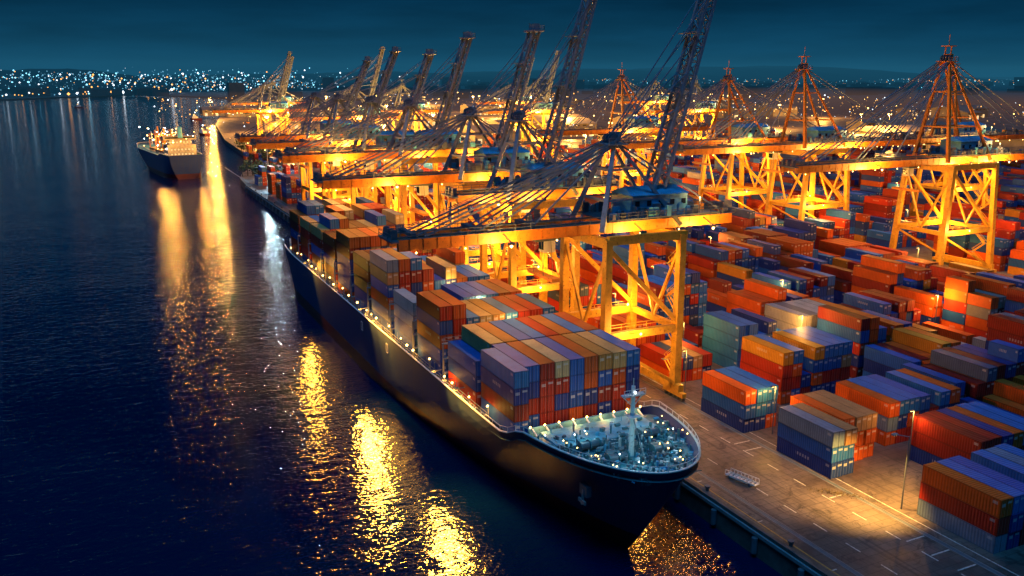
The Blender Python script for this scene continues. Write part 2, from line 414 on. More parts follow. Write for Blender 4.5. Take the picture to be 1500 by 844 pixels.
for y in (167.5,186.0):
    x=CX-12.3-.03; z=6.9
    for dy in(-.55,.55): sd.box((x,y+dy,z),(.03,.18,2.0),M_WHITE)
    for dz in(-.95,.95): sd.box((x,y,z+dz),(.03,.92,.18),M_WHITE)

bays=[(116.2,4),(128.8,4),(144.6,5),(158.6,4),(174.4,6),(188.2,5),(203,6),(217,5),(231,6),(244.5,6),(258.2,6)]
cb=CB()
SHP=[((.44,.028,.012),10),((.27,.018,.012),8),((.66,.10,.012),8),((.012,.045,.26),10),((.015,.10,.42),8),((.42,.28,.14),1),((.46,.43,.36),1),((.30,.12,.04),2),((.60,.26,.03),3)]
SHPL=[p for p,w_ in SHP for _ in range(w_)]
def spick():
    c=rnd.choice(SHPL);k=rnd.uniform(.75,1.25);return (c[0]*k,c[1]*k,c[2]*k,rnd.random())
TOPS=[(.58,.38,.14,.5),(.50,.25,.06,.4),(.62,.46,.22,.7),(.46,.16,.03,.2),(.015,.12,.44,.3),(.02,.18,.50,.4),(.44,.03,.012,.3),(.32,.09,.02,.3),(.50,.09,.015,.1)]
for bi,(yc,nt_) in enumerate(bays):
    for k in range(9):
        x=CX-4*2.56+k*2.56
        n_=nt_; yy=yc
        if bi==0: n_=4; yy=yc-(1.6 if k==0 else 0)
        elif bi==1: n_=4 if k>0 else 3
        elif bi==2: n_=5 if k<2 else 4
        elif bi==3: n_=4 if k<1 else (3 if k in(1,2) else (4 if k>3 else 3))
        elif bi==4: n_=6 if k<3 else rnd.choice([4,4,5])
        else: n_= nt_-(rnd.choice([0,0,0,1]) if k<5 else rnd.choice([0,1,1,2]))
        for t in range(n_):
            top=t==n_-1
            col=spick()
            if top: col=rnd.choice(TOPS)
            if bi==0 and k==0: col=[BLU,MAR,NAV,(.03,.22,.50,.2)][t]
            if bi==3 and k<1: col=(.50,.50,.48,.9) if t>1 else BLU
            if bi==4 and k==0: col=[BLU,GRY,ORA,BLU,TAN,GRY][t]
            cb.add(x+rnd.uniform(-.02,.02),yy+rnd.uniform(-.06,.06),DZ+1.05+t*2.61,12.19,col)
    if bi>=1 and bi<10:
            yb=yc+7.0
            for k in range(10):
                sd.beam((CX-12.0+k*2.66,yb,DZ),(CX-12.0+k*2.66,yb,DZ+8.2),.22,.3,M_GREY)
            for z in (3,5.6,8.2): sd.box((CX,yb,DZ+z),(24.2,.8,.15),M_GREY)
            sd.rail([(CX-12,yb-.4,DZ+8.3),(CX+12,yb-.4,DZ+8.3)],M_GREY,1.1,2,.07)
cb.make('deck_containers', ship)
for i in range(150):
    y=r2.uniform(117,262); x=CX-12+r2.uniform(.1,.7)
    sd.box((x,y,DZ+.5),(.4,r2.uniform(.3,1.2),r2.uniform(.5,1.5)),r2.choice([M_GREY,M_WHITE,M_DARK,M_DECK]))
    if i%5==0: sd.beam((x,y,DZ),(x,y,DZ+3),.14,.14,M_GREY)
sd.box((CX,270,DZ+1.2),(20,8,2.4),M_WHITE); sd.rail([(CX-10,266,DZ+2.4),(CX-10,274,DZ+2.4),(CX+10,274,DZ+2.4)],M_WHITE)
yy_=116.5
while yy_<264:
    z=DZ+r2.choice([2.6,3.0,3.0,3.6])
    sd.beam((CX-12.05,yy_,DZ),(CX-12.05,yy_,z),.12,.12,M_GREY)
    sd.bulb((CX-12.2,yy_,z), r2.uniform(.18,.32), M_SOD); yy_+=r2.choice([3.6,5.2,7.4,9])
for k in range(-4,5): sd.bulb((CX+k*2.4,106.9,DZ+3.2),.2,M_SOD)
for i in range(34):
    y=r2.uniform(Y0+3,102); hw_=hbw_at(y)-.5
    sd.bulb((CX+r2.choice([-1,1])*hw_*r2.uniform(.3,1),y,FD+1.6),.11,r2.choice([M_SOD,M_WHT,M_SOD]))
sd.bulb((mx,my-.5,FD+9.5),.18,M_WHT)
GOLD=(1,.43,.045)
for (y,pw) in ((126,56000),(131,66000),(136,56000),(172,52000),(177,62000),(182,52000),(236,34000)):
    xx=CX-13.6; zz=DZ+3.2
    sd.beam((CX-12.1,y,zz+.3),(xx,y,zz+.3),.12,.12,M_GREY); sd.box((xx,y,zz+.35),(.7,.9,.25),M_DARK); sd.box((xx-.1,y,zz+.2),(.5,.7,.06),M_SOD)
    light((xx,y,zz),pw,GOLD,1.0,ship,'overside_floodlight',spot=84,target=(40.,y*.80,WZ))
sd.make('deck_fittings', ship)
for y in (116.5,133,150,163,181,210,238): light((CX-12.8,y,DZ+3.0),460,SODC,.3,ship,'deck_lamp')
for k in (-8,-2.5,2.5,8): light((CX+k,106.0,DZ+3.6),320,(1,.50,.12),.2,ship,'deck_lamp')
for x,y in ((CX-3,89.5),(CX+5,92),(CX-5,99),(CX+6,100)): light((x,y,FD+3.5),360,(.40,.88,1),.25,ship,'deck_lamp')
for y in (136.5,151.6,166.5,196,224,251): light((CX+2,y,DZ+11),1300,WARM,.3,ship,'deck_lamp')

# ------------------------------------------------------------------ ship-to-shore cranes
def crane(xw, xl, yc, gz, az, ax, tip, back, raised=None, hw=8, splay=0, main=M_YEL, lowdetail=False, power=1.0, top=M_JIB, lamps=2, stay=M_JIB):
    e = bpy.data.objects.new('gantry_crane', None); scene.collection.objects.link(e)
    c = MB(); P = 14.5
    for x in (xw, xl):
        sx = (-1 if x == xw else 1)*splay
        for s in (-1, 1):
            y = yc+s*hw
            c.beam((x+sx, y+s*splay*.3, 2.6), (x, y, gz-1), 1.7, 1.5, main, 1.4, 1.3)
            c.box((x+sx, y, 1.35), (1.0, 6.4, .9), main)
            for k in (-2.6,-1.3,0,1.3,2.6): c.cyl((x+sx-.3,y+k,.5),(x+sx+.3,y+k,.5),.46,M_DARK,10)
        c.beam((x+sx, yc-hw-2, 2.5), (x+sx, yc+hw+2, 2.5), 1.2, 1.5, main)
        c.beam((x, yc-hw, gz-1.8), (x, yc+hw, gz-1.8), 1.1, 1.8, main)
        c.beam((x+sx*.5, yc-hw, P), (x+sx*.5, yc+hw, P), .9, 1.2, main)
        c.beam((x, yc-hw, gz-3), (x+sx*.5, yc, P+.6), .55, .55, main); c.beam((x, yc+hw, gz-3), (x+sx*.5, yc, P+.6), .55, .55, main)
    for s in (-1, 1):
        y = yc+s*hw
        c.beam((xw-splay*.5, y, P), (xl+splay*.5, y, P), 1.1, 1.5, main)
        c.beam((xw, y, gz-1.3), (xl+1, y, gz-1.3), 1.1, 1.6, main)
        c.beam((xw+.4, y, gz-3), (xl, y, P+1), .8, .8, main)
        c.beam((xw-splay*.4, y, P-1), (xl+splay*.8, y, 3), .55, .55, main)
        c.rail([(xw+1, y-s*.7, P+.8), (xl-1, y-s*.7, P+.8)], main, 1.1, 2.5)
    z = 3; k = 0
    while z < gz-3:
        a, b = (yc-hw+1.2, yc-hw+5.2) if k % 2 == 0 else (yc-hw+5.2, yc-hw+1.2)
        for dx in(.9,1.6): c.beam((xl+dx, a, z), (xl+dx, b, z+3.3), .12, .3, main); c.beam((xl+dx, a, z+1.1), (xl+dx, b, z+4.4), .07, .07, main)
        c.box((xl+1.25, b, z+3.3), (1.3, 1.1, .1), M_GREY); z += 3.3; k += 1
    for s in (-1, 1):
        y = yc+s*2.7
        c.beam((tip, y, gz+.2), (back, y, gz+.2), 1.0, 2.1, M_YEL2 if main is M_YEL else main)
        x=tip+2
        while x<back-1: c.box((x,y+s*.53,gz+.2),(.12,.06,2.0),M_YEL2); x+=2.5
        c.box(((tip+back)/2, y+s*.95, gz+1.32), (abs(back-tip), .8, .08), M_DARK)
        c.rail([(tip, y+s*1.35, gz+1.35), (back, y+s*1.35, gz+1.35)], M_DARK, 1.1, 3, .1)
        c.box(((tip+back)/2, y-s*.2, gz+1.4), (abs(back-tip), .15, .2), M_DARK)
    nx = int(abs(back-tip)/6)
    for i in range(nx+1):
        x = tip+.5+(back-tip-1)*i/nx; c.box((x, yc, gz+.6), (.5, 4.3, .7), M_DARK)
        if i<nx: c.beam((x,yc-2.2,gz+.7),(x+(back-tip)/nx,yc+2.2,gz+.7),.15,.15,M_DARK)
    c.box((tip-.7, yc, gz+.9), (1.4, 7.4, .3), M_DARK); c.rail([(tip-1.3,yc-3.6,gz+1.),(tip-1.3,yc+3.6,gz+1.)], M_DARK)
    for k in (-2,0,2): c.box((tip-.4,yc+k,gz+1.9),(1.,.7,1.6),M_DARK)
    x=tip+3
    while x<back-3:
        c.beam((x,yc+3.9,gz-.2),(x+1.1,yc+3.9,gz-1.5),.1,.1,M_DARK); c.beam((x+1.1,yc+3.9,gz-1.5),(x+2.2,yc+3.9,gz-.2),.1,.1,M_DARK); x+=2.2
    for s in (-1, 1):
        c.beam((xw, yc+s*hw*.75, gz), (ax, yc+s*1.3, az), 1.0, 1.0, top, .7, .7)
        c.beam((xl+2, yc+s*hw*.6, gz), (ax+.8, yc+s*1.3, az), .8, .8, top, .5, .5)
        c.beam((back-2, yc+s*2.7, gz+1.5), (ax+1, yc+s*1.3, az), .3, .3, stay)
    for t in (.35, .7):
        za = gz+(az-gz)*t; xa = xw+(ax-xw)*t; ya = hw*.75+(1.3-hw*.75)*t
        c.beam((xa, yc-ya, za), (xa, yc+ya, za), .45, .45, top)
        xb = xl+2+(ax-xl-1.2)*t; yb=hw*.6+(1.3-hw*.6)*t
        c.beam((xb, yc-yb, za), (xb, yc+yb, za), .35, .35, top)
        for s in(-1,1): c.beam((xa,yc+s*ya,za),(xb,yc+s*yb,za),.35,.35,top)
    c.box((ax+.4, yc, az), (4.2, 4.6, .25), top); c.rail([(ax-1.7,yc-2.3,az+.1),(ax+2.5,yc-2.3,az+.1),(ax+2.5,yc+2.3,az+.1)], top, 1.1, 1.2)
    for k in(-1.4,-.5,.5,1.4): c.cyl((ax,yc+k-.15,az+.9),(ax,yc+k+.15,az+.9),.95,M_DARK,12)
    c.box((ax+.8,yc,az+1.4),(1.1,2.6,1.6),top)
    if not raised:
        c.beam((ax+.5,yc-1,az),(ax+.5,yc-1,az+4.5),.3,.3,top); c.beam((ax+.5,yc+1,az),(ax+.5,yc+1,az+4.5),.3,.3,top); c.box((ax+.5,yc,az+4.5),(3,3,.3),top); c.beam((ax+.5,yc,az+4.5),(ax+.5,yc,az+8),.15,.15,top)
    if tip < xw-12:
        for fr in (.93, .62, .34):
            xt = xw+(tip-xw)*fr
            for s in (-1, 1):
                for d in (0,.7) if fr>.5 else (0,):
                    c.beam((ax, yc+s*1.6, az+.6-d), (xt+d*3, yc+s*2.7, gz+1.3), .26, .32, stay)
            c.box((xt, yc, gz+1.8), (1., 6.4, .6), M_DARK)
        for s in(-.5,.5): c.beam((ax,yc+s,az+1.2),(tip+1,yc+s,gz+2.2),.1,.1,M_DARK)
    hx0, hx1 = xw+4, min(xl+8, back-3); hm=(hx0+hx1)/2
    c.box((hm, yc, gz+1.95), (hx1-hx0+5, 11.5, .25), M_DARK)
    c.rail([(hx0-2.5,yc-5.7,gz+2.1),(hx1+2.5,yc-5.7,gz+2.1),(hx1+2.5,yc+5.7,gz+2.1),(hx0-2.5,yc+5.7,gz+2.1)], M_DARK)
    Lh=(hx1-hx0)*.62; c.box((hm, yc, gz+4.0), (Lh, 7.4, 3.9), M_BLUE)
    x0,x1=hm-Lh/2-.3,hm+Lh/2+.3; z0=gz+5.95
    c.add([(x0,yc-4,z0),(x1,yc-4,z0),(x1,yc+4,z0),(x0,yc+4,z0),(x0+.8,yc,z0+1.3),(x1-.8,yc,z0+1.3)],[(0,1,5,4),(2,3,4,5),(1,2,5),(3,0,4)],M_BLUE)
    for k in range(5): c.box((x0+1.4+k*(Lh-2)/4,yc-3.73,gz+4.4),(1.0,.06,1.0),M_GLASS); 
    rr=random.Random(int(yc))
    for i in range(90 if not lowdetail else 15):
        x=rr.uniform(hx0-2,hx1+2); y=yc+rr.choice([-1,1])*rr.uniform(4.,5.5); h_=rr.uniform(.5,2.4)
        c.box((x,y,gz+2.05+h_/2),(rr.uniform(.3,1.8),rr.uniform(.3,1.),h_),rr.choice([M_GREY,M_DARK,M_BLUE,M_DARK]))
    for i in range(12): 
        x=back-rr.uniform(0,9); c.box((x,yc+rr.uniform(-2.5,2.5),gz+1.8+rr.random()),(rr.uniform(.5,2),rr.uniform(.5,2),rr.uniform(.6,2.4)),rr.choice([M_GREY,M_DARK,M_YEL2]))
    tx = xw-9 if tip < xw-12 else xw+6
    c.box((tx, yc, gz-1.2), (5, 4.2, .6), M_DARK); c.box((tx+1.6, yc+1.6, gz-3.0), (2.4, 2.2, 2.5), M_WHITE); c.box((tx+.35, yc+1.6, gz-2.9), (.12, 1.9, 1.6), M_GLASS)
    for k in(-1,1):
        for q in(-1,1): c.beam((tx+k,yc+q,gz-1.4),(tx+k*1.,yc+q*2.,gz-8),.07,.07,M_DARK)
    c.box((tx,yc,gz-8.3),(1.6,10,.6),M_YEL2)
    if raised:
        (bx, bz), (txx, tzz) = raised
        p = Vector((bx, yc, bz)); q = Vector((txx, yc, tzz)); d = (q-p); L = d.length; d.normalize(); nrm = Vector((d.z, 0, -d.x))
        w2 = 1.8; h2 = 1.1; n = int(L/2.6)
        cor = [(-w2,-h2),(w2,-h2),(w2,h2),(-w2,h2)]
        P3 = lambda t, i: p+d*(L*t)+Vector((0,1,0))*cor[i][0]*(1-.25*t)+nrm*cor[i][1]*(1-.25*t)
        for i in range(4): c.beam(P3(0,i), P3(1,i), .55, .55, top)
        for j in range(n):
            t0, t1 = j/n, (j+1)/n
            for i in range(4):
                a, b = (i, (i+1) % 4) if j % 2 else ((i+1) % 4, i)
                c.beam(P3(t0,a), P3(t1,b), .2, .2, top); c.beam(P3(t0,i), P3(t0,(i+1)%4), .18, .18, top)
        c.beam(p+nrm*-h2*.2, q+nrm*-h2*.2, 1.7, .12, M_GREY)
        c.box((txx, yc, tzz), (3.4, 5, .4), top); c.rail([(txx-1.7,yc-2.4,tzz+.2),(txx+1.7,yc-2.4,tzz+.2),(txx+1.7,yc+2.4,tzz+.2)], top)
        c.box((txx,yc,tzz+1),(1.6,3,1.6),top)
        for t in (.25,.5,.75): 
            m_=p+d*L*t; c.box(m_-nrm*2.1,(1.4,4.4,.15),M_GREY); c.rail([(m_.x-1.5,yc-2.2,m_.z-.1),(m_.x-1.5,yc+2.2,m_.z-.1)],top)
        for t in (.45, .62, .8, .97):
            m_ = p+d*L*t
            for s in (-1.5,1.5): c.beam((ax, yc+s, az+.5), m_+Vector((0,s*1.1,0)), .2, .2, stay)
    x=tip+3
    while x<back: 
        for s in(-1,1): c.bulb((x,yc+s*3.4,gz-1.2),.2,M_SOD)
        x+=9
    if lamps:  # outboard lamps on added arms brighten the girder sides and near legs
        fl=[xw-(xw-tip)*.5 if tip<xw-12 else xw-3, (xw+xl)/2, xl+8]
        for x in fl:
            for s in(-1,1):
                c.beam((x,yc+s*4.,gz+.9),(x,yc+s*7.2,gz-.2),.15,.15,M_DARK); c.box((x,yc+s*7.2,gz-.3),(1.1,.6,.4),M_DARK); c.bulb((x,yc+s*7.2,gz-.75),.34,M_SOD)
        for x in (fl if lamps>1 else fl[1:2]): light((x,yc-7.2,gz-1.3),(11500 if lamps>1 else 22000)*power,SODC,.45,e,'crane_floodlight')
        c.beam((xw+5,yc-hw,P),(xw+5,yc-hw-4,P+1.5),.15,.15,main); c.bulb((xw+5,yc-hw-4.2,P+1.2),.3,M_SOD)
        light((xw+5,yc-hw-4.2,P+.8),8500*power,SODC,.45,e,'crane_floodlight')
        if lamps>1:
            c.bulb((xl-3,yc+hw-3,P+1.8),.3,M_SOD); light((xl-3,yc+hw-3,P+1.8),6500*power,SODC,.4,e,'crane_floodlight')
        c.bulb((hm+Lh/2+2,yc-5,gz+5),.2,M_SOD); c.beam((hm+Lh/2+2,yc-5,gz+2),(hm+Lh/2+2,yc-5,gz+5),.12,.12,M_DARK)
        light((hm+Lh/2+2,yc-5.3,gz+5),1300*power,(1,.5,.16),.3,e,'crane_floodlight')
    c.make('crane_structure', e)
    return e

crane(83, 99.3, 141, 34, 49.5, 88, 45, 115, raised=((97,36.5),(109.8,80)), power=1.1)
crane(83, 99.3, 181, 35, 52, 88, 72, 113, raised=((94,37),(107,81)), power=1.2)
crane(83, 99.3, 209, 36.5, 52, 88, 49, 113, raised=((95,38),(106.5,73)), power=1.4)
crane(83, 99.3, 256, 38.5, 53, 88, 49, 113, raised=((96,40),(107.5,73)), power=1.7)
crane(83, 99.3, 296, 36, 53, 88, 60, 113, raised=((98,38),(110,69)), lowdetail=True, power=2.2)
crane(83, 99.3, 340, 36, 53, 88, 56, 113, raised=((98,38),(112,71)), lowdetail=True, power=2.8,lamps=1)
crane(83, 99.3, 378, 36, 53, 88, 56, 113, raised=((98,38),(112,68)), lowdetail=True, power=3.2,lamps=1)
crane(235, 254, 190, 36, 66, 237, 178, 300, hw=8.5, splay=2.2, top=M_YEL2, power=2.4)
crane(235, 254, 250, 36, 64, 237, 184, 296, hw=8.5, splay=2.2, top=M_YEL2, power=2.6)
crane(235, 254, 292, 35, 60, 237, 186, 296, hw=8.5, splay=2.2, top=M_YEL2, lowdetail=True, power=3,lamps=1)
crane(235, 254, 372, 35, 60, 237, 190, 290, hw=8.5, splay=2.2, top=M_YEL2, lowdetail=True, power=4,lamps=1)
crane(330, 348, 262, 35, 62, 332, 285, 380, hw=8.5, splay=2.2, top=M_YEL2, lowdetail=True, power=3,lamps=1)
for (x,y,r) in ((150,560,1),(210,640,0),(300,600,1),(120,700,1),(420,560,0),(380,800,1),(160,880,1),(520,760,0)):
    crane(x, x+18, y, 35, 54, x+5, x-34, x+36, raised=((x+14,38),(x+26,78)) if r else None, lowdetail=True, power=8,lamps=1)

# ------------------------------------------------------------------ yard
def block(name_, x0, y0, cols):
    cbk=CB()
    for k,st in enumerate(cols): cbk.stack(x0+1.22+k*2.52, y0+6.1, len(st), cols=st)
    cbk.make(name_)
block('container_stack', 99.8, 113, [[NAV,BLU,ORA],[NAV,TEA,TEA],[ORA,BLU,TEA]])
block('container_stack', 100.1, 92.8, [[NAV,BLU,GRY],[NAV,BLU,TAN]])
block('container_stack', 105.6, 96, [[GRY,WHI,ORA],[ORA,ORA,TAN],[ORA,ORA,TAN]])
block('container_stack', 103.0, 66.5, [[GRY,RED,ORA],[NAV,NAV,TEA],[MAR,MAR,BLU],[RED,NAV],[MAR,RED,TEA],[RED,BLU,GRY],[RED,NAV,TEA]])
block('container_stack', 117.5, 80.5, [[NAV,MAR,MAR],[NAV,TAN,RED],[BLU,NAV,NAV],[BLU,RED,ORA],[MAR,MAR,TEA],[RED,TEA,TEA]])
block('container_stack', 118.0, 98, [[ORA,GRY,ORA],[RED,NAV,TEA],[RED,ORA,TEA],[BLU,NAV,BLU],[MAR,RED],[RED,NAV,TEA],[MAR,NAV,ORA]])
block('container_stack', 115.5, 121, [[ORA,RED,RED,YEO],[BLU,RED,ORA,TEA],[MAR,NAV]])
block('container_stack', 123.4, 121, [[NAV,ORA,BLU,YEO],[NAV,RED,BLU,TEA],[NAV,RED,BLU,TEA],[MAR,RED,TAN,TEA]])
block('container_stack', 103.5, 139.5, [[ORA,RED],[RED,NAV],[ORA,TAN],[NAV,RED]])
block('container_stack', 104.5, 158, [[MAR,RED,ORA],[MAR,ORA,ORA],[NAV,RED,RED],[NAV,MAR]])
def height_mix(h):
    return max(0, min(6, h+rnd.choice([-1,-1,0,0,0,1])))
XS=[(117.5,6),(137.5,6),(157,7),(179,7),(201,7),(262,7),(284,7),(306,7),(352,7),(374,7),(396,7),(418,7),(440,7),(470,7),(492,7)]
def yard(ys, xs, dens=1.0, tall=4):
    for y in ys:
        for (x0,nc) in xs:
            if rnd.random()>dens: continue
            base=rnd.choice([tall-3,tall-1,tall-1,tall,tall,tall+1,tall+1]); c_=CB()
            fam=pick() if rnd.random()<.35 else None
            for k in range(nc):
                h_=height_mix(base)
                cl_=[fam]*6 if (fam and rnd.random()<.7) else None
                if rnd.random()<.07: h_=0
                if rnd.random()<.15:
                    for q in(-3.1,3.1): c_.stack(x0+1.22+k*2.52,y+6.1+q,max(h_-rnd.choice([0,1]),0),L=6.06)
                else: c_.stack(x0+1.22+k*2.52,y+6.1,h_,cols=cl_)
            if c_.c: c_.make('container_stack')
yard([139,152.6,166.2,181,194.6,208.2,224,237.6,251.2,268,281.6,295.2,312,326,340,358,372,386], XS[:5], .95, 4)
yard([171.6,185,199,212.6,228,241.6,255], [(102.5,5)], .9, 4)
yard([98,111.6,125.2], [(140,6),(158,7),(180,7)], 1, 5)
yard([60,73.6,87,100], [(137,6)], 1, 3)
yard([111,125,139,152.6,166.2,181,194.6,208.2,224,237.6,251.2,268,281.6,295.2,312,326,340,358,372,386], XS[5:], .92)
yard([215,232,262,275,307,322], [(236,6)], .8, 3)
yard([400,414,432,446,470,490,510,540,570,600,640,680], [(105,7),(137,7),(159,7),(181,7),(215,7),(240,7),(262,7),(306,7),(340,7),(380,7),(402,7),(440,7),(480,7),(540,7),(600,7),(640,7)], .6, 3)
yard([402,418,436,452,474,494,516], [(85.5,4)], .7, 3)

# trucks on the apron
M_CAB=paint('truck_cab_paint',(.5,.5,.48),.35); M_CABR=paint('truck_cab_red',(.4,.04,.02),.35); M_HEAD=emis('headlamp',(1,.9,.7),6)
def truck(x,y,load=True,cabm=M_CAB):
    e=bpy.data.objects.new('yard_truck',None); scene.collection.objects.link(e); t=MB()
    t.box((0,0,1.15),(1.1,14.5,.3),M_DARK)
    for yy in(-5.9,-3.2,4.6,5.9):
        for s in(-1,1): t.cyl((s*.8,yy,.5),(s*1.2,yy,.5),.5,M_DARK,12)
    t.box((0,-6.2,1.7),(2.4,2.1,1.4),cabm); t.add([(-1.2,-7.25,2.4),(1.2,-7.25,2.4),(1.2,-5.15,2.4),(-1.2,-5.15,2.4),(-1.1,-6.8,3.3),(1.1,-6.8,3.3),(1.1,-5.15,3.3),(-1.1,-5.15,3.3)],[(4,5,6,7),(1,2,6,5),(3,0,4,7),(2,3,7,6)],cabm)
    t.add([(-1.1,-7.26,2.42),(1.1,-7.26,2.42),(1.05,-6.83,3.25),(-1.05,-6.83,3.25)],[(0,1,2,3)],M_GLASS)
    for s in(-.85,.85): t.box((s,-7.28,1.3),(.3,.06,.2),M_HEAD)
    t.make('tractor_and_chassis',e); e.location=(x,y,0)
    if load:
        q=CB(); q.add(0,1.2,1.32); q.make('loaded_container',e)
truck(91.2,165,True); truck(91.0,196,True,M_CABR); truck(90.5,228,False); truck(92,272,True); truck(90,315,True,M_CABR)

# lamps
def mast(x,y,h,power,col=SODC,mat=M_SOD,r=.4):
    b_=MB(); b_.cyl((x,y,0),(x,y,h),.35,M_GREY,8,.18); b_.cyl((x,y,h-.3),(x,y,h),1.3,M_GREY,10)
    for i in range(6):
        t=i*math.pi/3; b_.bulb((x+1.2*math.cos(t),y+1.2*math.sin(t),h-.5),r,mat)
    o=b_.make('lamp_mast'); light((x,y,h-1.6),power,col,.7,o,'mast_light')
def lamp(x,y,h,power,dx=-.7):  # posts added in the aisles to light container sides, tall tops stay dark
    l_=MB(); l_.cyl((x,y,0),(x,y,h),.10,M_DARK,6,.07); l_.beam((x,y,h),(x+dx,y,h+.1),.08,.08,M_DARK); l_.box((x+dx,y,h+.1),(.8,.35,.15),M_DARK); l_.box((x+dx,y,h-.0),(.5,.3,.06),M_SOD)
    lo=l_.make('street_lamp'); light((x+dx,y,h-.4),power,SODC,.3,lo,'street_light')
for x,y in ((135.3,137),(155.3,165),(135.3,193),(177.3,137),(199.3,166),(177.3,222),(135.3,236),(222,180),(222,235),(262,160),(304.5,195),(282.5,236),(350,180),(394.5,222),(155.3,280),(199,300),(262,330),(350,300),(438,280)):
    lamp(x,y,11.5,8500)
for (x,y,p_) in ((104.2,110.5,3500),(116.6,92,2800),(102.6,134,3500),(114.5,151,4500),(115.,180,4500),(115,225,5500)): lamp(x,y,9,p_)
l_=MB(); l_.cyl((102.2,80.9,0),(102.2,80.9,11.5),.10,M_DARK,8,.07); l_.beam((102.2,80.9,11.4),(100.8,81.9,11.6),.1,.1,M_GREY); l_.box((100.6,82.1,11.6),(.9,.5,.2),M_GREY); l_.box((100.6,82.1,11.48),(.6,.35,.06),M_SOD)
lo=l_.make('street_lamp'); light((100.4,82.3,11.1),52000,(1,.50,.08),.25,lo,'street_light',spot=112,target=(100.0,86.0,0))

# ------------------------------------------------------------------ distant port
M_SHED=paint('shed_cladding',(.30,.24,.17),.6,var=.4,scale=.1); M_ROOF=paint('shed_roof',(.22,.18,.14),.6,var=.4,scale=.1)
r3=random.Random(3)
for i in range(56):
    x=r3.uniform(150,1300); y=r3.uniform(720,1700)
    if i<8: x=r3.uniform(520,800); y=r3.uniform(380,700)
    W,D,H=r3.uniform(30,80),r3.uniform(24,50),r3.uniform(8,15)
    if i>=46: x=118+(i-46)*6+r3.uniform(0,8); y=600+(i-46)*26; W,D,H=r3.uniform(10,18),r3.uniform(12,20),r3.uniform(5,9); x+=max(0,(y-620)*.05)
    b_=MB(); b_.box((x,y,H/2),(W,D,H),M_SHED)
    b_.add([(x-W/2-.5,y-D/2-.5,H),(x+W/2+.5,y-D/2-.5,H),(x+W/2+.5,y+D/2+.5,H),(x-W/2-.5,y+D/2+.5,H),(x-W/2,y,H+D*.12),(x+W/2,y,H+D*.12)],[(0,1,5,4),(2,3,4,5),(1,2,5),(3,0,4)],M_ROOF)
    for k in range(int(W/8)):
        b_.box((x-W/2+5+k*8,y-D/2-.05,2.4),(4,.1,4.6),M_GREY if r3.random()<.5 else M_WIN)
        b_.box((x-W/2+5+k*8,y-D/2-.05,H-1.6),(4,.1,1),M_WIN if r3.random()<.5 else M_GLASS)
    b_.make('warehouse')
for i in range(40):
    x=r3.uniform(110,1000); y=r3.uniform(430,1500)
    if i<18: x=r3.uniform(105,330); y=r3.uniform(420,1000)
    mast(x,y,28,330000*(1+ (y-400)/500),r=.75)
mast(96,541,25,70000,(.5,.8,1),M_WHT,1.4)
def lightfield(name, n, fx, cols, rs):
    mb=MB(); 
    for i in range(n):
        x,y,z=fx(); d=math.hypot(x,y); t=r3.random()**2.5; mb.bulb((x,y,z), (rs[0]+(rs[1]-rs[0])*t)*d/1000, r3.choice(cols))
    mb.make(name)
M_C1=emis('city_light_teal',(.25,.75,1),3.5); M_C2=emis('city_light_white',(.8,.9,1),4.5); M_C3=emis('city_light_orange',(1,.42,.08),3.5); M_C4=emis('city_light_dim',(.2,.55,.8),1.2)
lightfield('port_lights',1300,lambda:(r3.uniform(100,1300),r3.uniform(420,1800),r3.uniform(3,28)),[M_C3,M_C3,M_C3,M_C3,M_SOD,M_C2],(.22,.85))

M_HILL=paint('wooded_hill',(.02,.035,.035),.9,var=.5,scale=.01)
def hill(name, x0,x1,y0,y1,hmax,seed):
    nx,ny=90,10; vs=[];rr=random.Random(seed); ph=[rr.uniform(0,6.28) for _ in range(8)]
    for j in range(ny+1):
        for i in range(nx+1):
            u=i/nx; v=j/ny; x=x0+(x1-x0)*u; y=y0+(y1-y0)*v
            h_=sum(math.sin(u*(6+7*k)+ph[k])/(1+k) for k in range(8))*.22+.55
            z=hmax*max(h_,0.05)*math.sin(math.pi*min(v*.6+.0,1))*min(1,u*8,(1-u)*8)+rr.uniform(-1,1)*hmax*.03
            vs.append((x,y,max(z,-.5) if j else -.5))
    mb=MB(); mb.add(vs,[(j*(nx+1)+i,j*(nx+1)+i+1,(j+1)*(nx+1)+i+1,(j+1)*(nx+1)+i) for j in range(ny) for i in range(nx)],M_HILL); mb.make(name,None,True)
hill('hills',-3500,1500,3500,5200,150,2); hill('hills',-500,9000,5200,8500,170,5)
M_BLD=paint('city_building',(.06,.08,.09),.8,var=.4,scale=.02)
cbd=MB()
for i in range(700):
    x=r3.uniform(-3200,5000); y=r3.uniform(2900 if x<300 else 1900,5000)
    h_=r3.uniform(8,26)*(2.2 if r3.random()<.06 else 1); cbd.box((x,y,h_/2),(r3.uniform(20,60),r3.uniform(20,50),h_),M_BLD)
cbd.make('city_buildings')
cc=[(r3.uniform(-2400,700),r3.uniform(2850,3900),r3.uniform(120,380)) for _ in range(30)]
def clump():
    x,y,s_=r3.choice(cc); xx=r3.gauss(x,s_); yy=r3.gauss(y,s_*.8); 
    return (xx,max(yy,2760+max(0,xx)*1.0),8+max(0,(yy-3200)*.07)+r3.uniform(0,26))
lightfield('city_lights',3400,clump,[M_C1,M_C1,M_C2,M_C4,M_C4,M_C4,M_C4,M_C3],(.22,1.05))
cc2=[(r3.uniform(500,6000),r3.uniform(2200,5500),r3.uniform(90,350)) for _ in range(30)]
def clump2():
    x,y,s_=r3.choice(cc2); return (r3.gauss(x,s_),max(1900,r3.gauss(y,s_)),r3.uniform(6,40))
lightfield('city_lights',650,clump2,[M_C1,M_C3,M_C3,M_C4,M_C4],(.18,.6))
